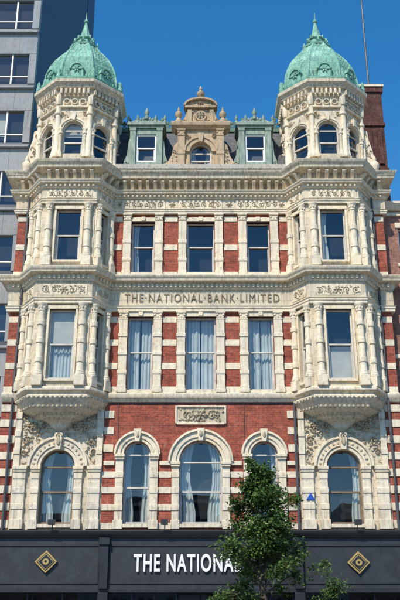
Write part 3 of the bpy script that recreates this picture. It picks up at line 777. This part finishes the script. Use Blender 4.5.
for z in range(2,60,3): box(c3,F,0,F.L,-.0,.02,z,z+.12)
for i in range(0,20,2): box(c3,F,F.L-i-.06,F.L-i,.0,.03,0,60)

bb=root('brick_building'); B2=A_(bb,'brick_walls','brick_far'); S2=A_(bb,'stone_bands','stone',.01)
F=Fr((8.1,.5),(26,.5)); ops=lambda zb,zt:[(1.2+i*2.4,1.15,zb,zt,False) for i in range(7)]
lv=[(0,4.2,None),(4.2,8,(5,7.3)),(8,11.8,(8.8,11.1)),(11.8,15.4,(12.5,14.8)),(15.4,18.4,(15.9,17.6))]
for z0,z1,o in lv:
    wall(B2,F,0,F.L,z0,z1,.35,ops(*o) if o else [])
    if o:
        for uc,w,zb,zt_,_ in ops(*o):
            window(bb,F,uc,w,zb,zt_,False,random.choice(['dark','net','dark']),'white_paint',.5)
            box(S2,F,uc-.7,uc+.7,-.1,.08,zb-.15,zb); box(S2,F,uc-.7,uc+.7,-.1,.05,zt_,zt_+.25)
    box(S2,F,0,F.L,-.1,.09,z1-.22,z1-.05)
sweep(S2,[F.P(0,0,0)[:2],F.P(F.L,0,0)[:2]],[(-.1,18.4),(.2,18.4),(.4,18.65),(.4,18.75),(-.1,18.8)])
box(B2,F,0,F.L,-13,-.35,0,18.4)
ch=root('chimney_stack'); B3=A_(ch,'stack','brick_dark'); S3=A_(ch,'stone_caps','stone',.01)
F=Fr((7.75,3.2),(9.3,3.2)); box(B3,F,0,1.5,-2.4,0,17,26.6)
for z,d in ((19.6,.06),(22.0,.08),(24.6,.08)): box(B3,F,-.05,1.55,-2.45,d,z,z+.18)
box(B3,F,-.08,1.58,-2.48,.08,26.6,26.9); box(S3,F,-.14,1.64,-2.54,.14,26.9,27.02)
for i in range(3): rev(A_(ch,'pots','brick_far'),*F.P(.3+i*.45,-1,0)[:2],[(.16,27.0),(.13,27.5),(.16,27.55)],10)
for i in range(3): box(B3,F,.1+i*.5,.35+i*.5,0,.08,22.4,24.4)
ms=root('antenna_mast',(8.75,3.6,26)); m=A_(ms,'pole','pipe'); rev(m,8.75,3.6,[(.06,20),(.045,33.5),(.02,37)],8)

# opposite side of the street (seen only as reflections and from other viewpoints)
random.seed(3)
x=-46
while x<46:
    w=U(9,14); h=U(9,13); tb=root('terrace_building'); mt=random.choice(['brick_far','brick_dark','concrete'])
    A=A_(tb,'walls',mt); F=Fr((x+w,-47),(x,-47)); nf=int(h/3.5)
    for k in range(nf+1):
        z0=k*3.5; z1=min(h,z0+3.5)
        if z1-z0<1: continue
        n=int(w/2.4); o=[((i+.5)*w/n,1.2,z0+.8,min(z0+2.9,z1-.15),False) for i in range(n)] if z1-z0>2.2 else []
        wall(A,F,0,w-.02,z0,z1,.3,o)
        for q in o: 
            box(A_(tb,'window_frames','white_paint'),F,q[0]-.03,q[0]+.03,-.18,-.12,q[2],q[3]); box(A_(tb,'window_frames','white_paint'),F,q[0]-.6,q[0]+.6,-.18,-.12,q[2]+1,q[2]+1.06)
    box(A_(tb,'rooms','dark_room'),F,0,w-.02,-.6,-.32,0,h-.1); box(A_(tb,'roof','slate'),F,0,w-.02,-10,-.6,0,h+U(.2,1.5))
    box(A_(tb,'cornice','stone',.01),F,0,w-.02,-.1,.3,h,h+.3)
    x+=w+.02

# ============================================================ GROUND
def sheet(name,mat,x0,x1,y0,y1,z):
    me=bpy.data.meshes.new(name); me.from_pydata([(x0,y0,z),(x1,y0,z),(x1,y1,z),(x0,y1,z)],[],[(0,1,2,3)]); me.materials.append(MATS[mat])
    o=bpy.data.objects.new(name,me); scene.collection.objects.link(o); return o
sheet('ground','asphalt',-2000,2000,-2000,2000,-.12)
sheet('road','asphalt',-300,300,-29,-8,-.116)
for nm,y0,y1 in (('pavement',-8,14),('pavement',-47,-29)):
    a=Acc(); box(a,W,-120,120,-y1,-y0,-.11,0)
    me=bpy.data.meshes.new(nm); me.from_pydata(a.v,[],a.f); me.materials.append(MATS['paving']); o=bpy.data.objects.new(nm,me); scene.collection.objects.link(o)
for y0,y1 in ((-8.15,-8.003),(-28.997,-28.85)):
    a=Acc(); box(a,W,-120,120,-y1,-y0,-.113,.003)
    me=bpy.data.meshes.new('kerb'); me.from_pydata(a.v,[],a.f); me.materials.append(MATS['kerb_stone']); o=bpy.data.objects.new('kerb',me); scene.collection.objects.link(o)
a=Acc()
for i in range(-20,20): a.add([(i*6,-18.6,-.112),(i*6+3,-18.6,-.112),(i*6+3,-18.5,-.112),(i*6,-18.5,-.112)],[(0,1,2,3)])
me=bpy.data.meshes.new('road_markings'); me.from_pydata(a.v,[],a.f); me.materials.append(MATS['line_paint']); o=bpy.data.objects.new('road_markings',me); scene.collection.objects.link(o)

# ============================================================ TREES
def limb(A,p0,p1,r0,r1,n=7):
    d=(p1-p0).normalized(); s=d.orthogonal().normalized(); t=d.cross(s)
    vs=[tuple(P+(s*cos(2*pi*i/n)+t*sin(2*pi*i/n))*r) for P,r in ((p0,r0),(p1,r1)) for i in range(n)]
    A.add(vs,[(i,(i+1)%n,n+(i+1)%n,n+i) for i in range(n)]+[tuple(range(n)),tuple(range(2*n-1,n-1,-1))])
def tree(x,y,H,zb,rad,nb,nl,seed,leafsz=.1,low=(),pw=1.5):
    random.seed(seed)
    t=root('street_tree',(x,y,0)); T=A_(t,'trunk','bark'); Lf=A_(t,'leaves','leaves')
    pts=[Vector((x,y,0))]
    k=9
    for i in range(1,k+1): pts.append(Vector((x+U(-.07,.07)*i*.5,y+U(-.07,.07)*i*.5,H*.93*i/k)))
    for i in range(k): limb(T,pts[i],pts[i+1],.10*(1-i/k)+.012,.10*(1-(i+1)/k)+.012)
    tips=[]
    def branch(base,a,ln,up):
        e=base+Vector((cos(a)*ln,sin(a)*ln,ln*up*.8))
        midp=base.lerp(e,.5)+Vector((0,0,.08)); limb(T,base,midp,.03,.018,5); limb(T,midp,e,.018,.006,5)
        for q in range(6):
            c=base.lerp(e,U(.35,1.05))+Vector((U(-1,1),U(-1,1),U(-.6,1)))*ln*.26
            limb(T,base.lerp(e,U(.3,.9)),c,.008,.004,4); tips.append((c,U(.14,.32)))
    for b in range(nb):
        t_=(b+.5)/nb; z=zb+(H*.92-zb)*t_
        base=pts[min(k,int(z/(H*.93)*k))].copy(); base.z=min(z,H*.92)
        branch(base,b*2.4+U(-.4,.4),rad*(1.0-t_**pw*.85)*U(.55,1.15),U(.35,.8))
    for a,z,ln in low:
        branch(Vector((x,y,z)),a,ln,.15)
    for i in range(5): tips.append((pts[-1]+Vector((U(-.1,.1),U(-.1,.1),U(-.3,.35))),.14))
    per=nl//len(tips)
    for c,r in tips:
        for _ in range(int(per*U(.5,1.5))):
            d=Vector((random.gauss(0,1),random.gauss(0,1),random.gauss(0,.8)))*r*.55
            p=c+d; s=leafsz*U(.6,1.25)
            n=Vector((U(-1,1),U(-1,.4),U(.1,1.2))).normalized(); u=n.orthogonal().normalized()
            u=(Matrix.Rotation(U(0,6.3),3,n)@u); v=n.cross(u)
            Lf.add([tuple(p-u*s*.5),tuple(p+v*s*.28+n*s*.05),tuple(p+u*s*.5-n*s*.08),tuple(p-v*s*.28+n*s*.05)],[(0,1,2,3)])
tree(1.9,-6.2,6.3,2.2,1.32,42,18500,5,.125,((pi,1.9,1.6),(3.4,2.1,1.4),(2.8,1.75,1.55)),1.9)
tree(3.85,-6.6,2.75,1.3,.5,10,1500,9,.09)

flush()

# ============================================================ LIGHT, WORLD, CAMERA
EL,AZ=49,28
w=bpy.data.worlds.new("World"); scene.world=w; w.use_nodes=True; nt=w.node_tree
bg=nt.nodes['Background']; sk=nt.nodes.new('ShaderNodeTexSky'); sk.sky_type='NISHITA'; sk.sun_disc=False
sk.sun_elevation=radians(EL); sk.sun_rotation=radians(180+AZ); sk.altitude=50; sk.air_density=1.0; sk.dust_density=.2; sk.ozone_density=2.0
hs=nt.nodes.new('ShaderNodeHueSaturation'); hs.inputs['Saturation'].default_value=1.38; hs.inputs['Hue'].default_value=.497; hs.inputs['Value'].default_value=1.3
nt.links.new(sk.outputs[0],hs.inputs['Color']); nt.links.new(hs.outputs[0],bg.inputs[0]); bg.inputs[1].default_value=.15
sl=bpy.data.lights.new('sun','SUN'); sl.energy=5.0; sl.angle=radians(.5); sl.color=(1,.93,.81)
so=bpy.data.objects.new('sun',sl); scene.collection.objects.link(so)
d=Vector((sin(radians(AZ))*cos(radians(EL)),cos(radians(AZ))*cos(radians(EL)),-sin(radians(EL))))
so.rotation_euler=d.to_track_quat('-Z','Y').to_euler()
cam=bpy.data.cameras.new('camera'); co=bpy.data.objects.new('camera',cam); scene.collection.objects.link(co)
cam.sensor_fit='VERTICAL'; cam.sensor_height=36; cam.lens=49.2; cam.clip_end=5000
co.location=(-.03,-32.3,1.7); co.rotation_euler=(radians(90+20.86),0,0); scene.camera=co
scene.view_settings.view_transform='Standard'; scene.view_settings.look='None'; scene.view_settings.exposure=0
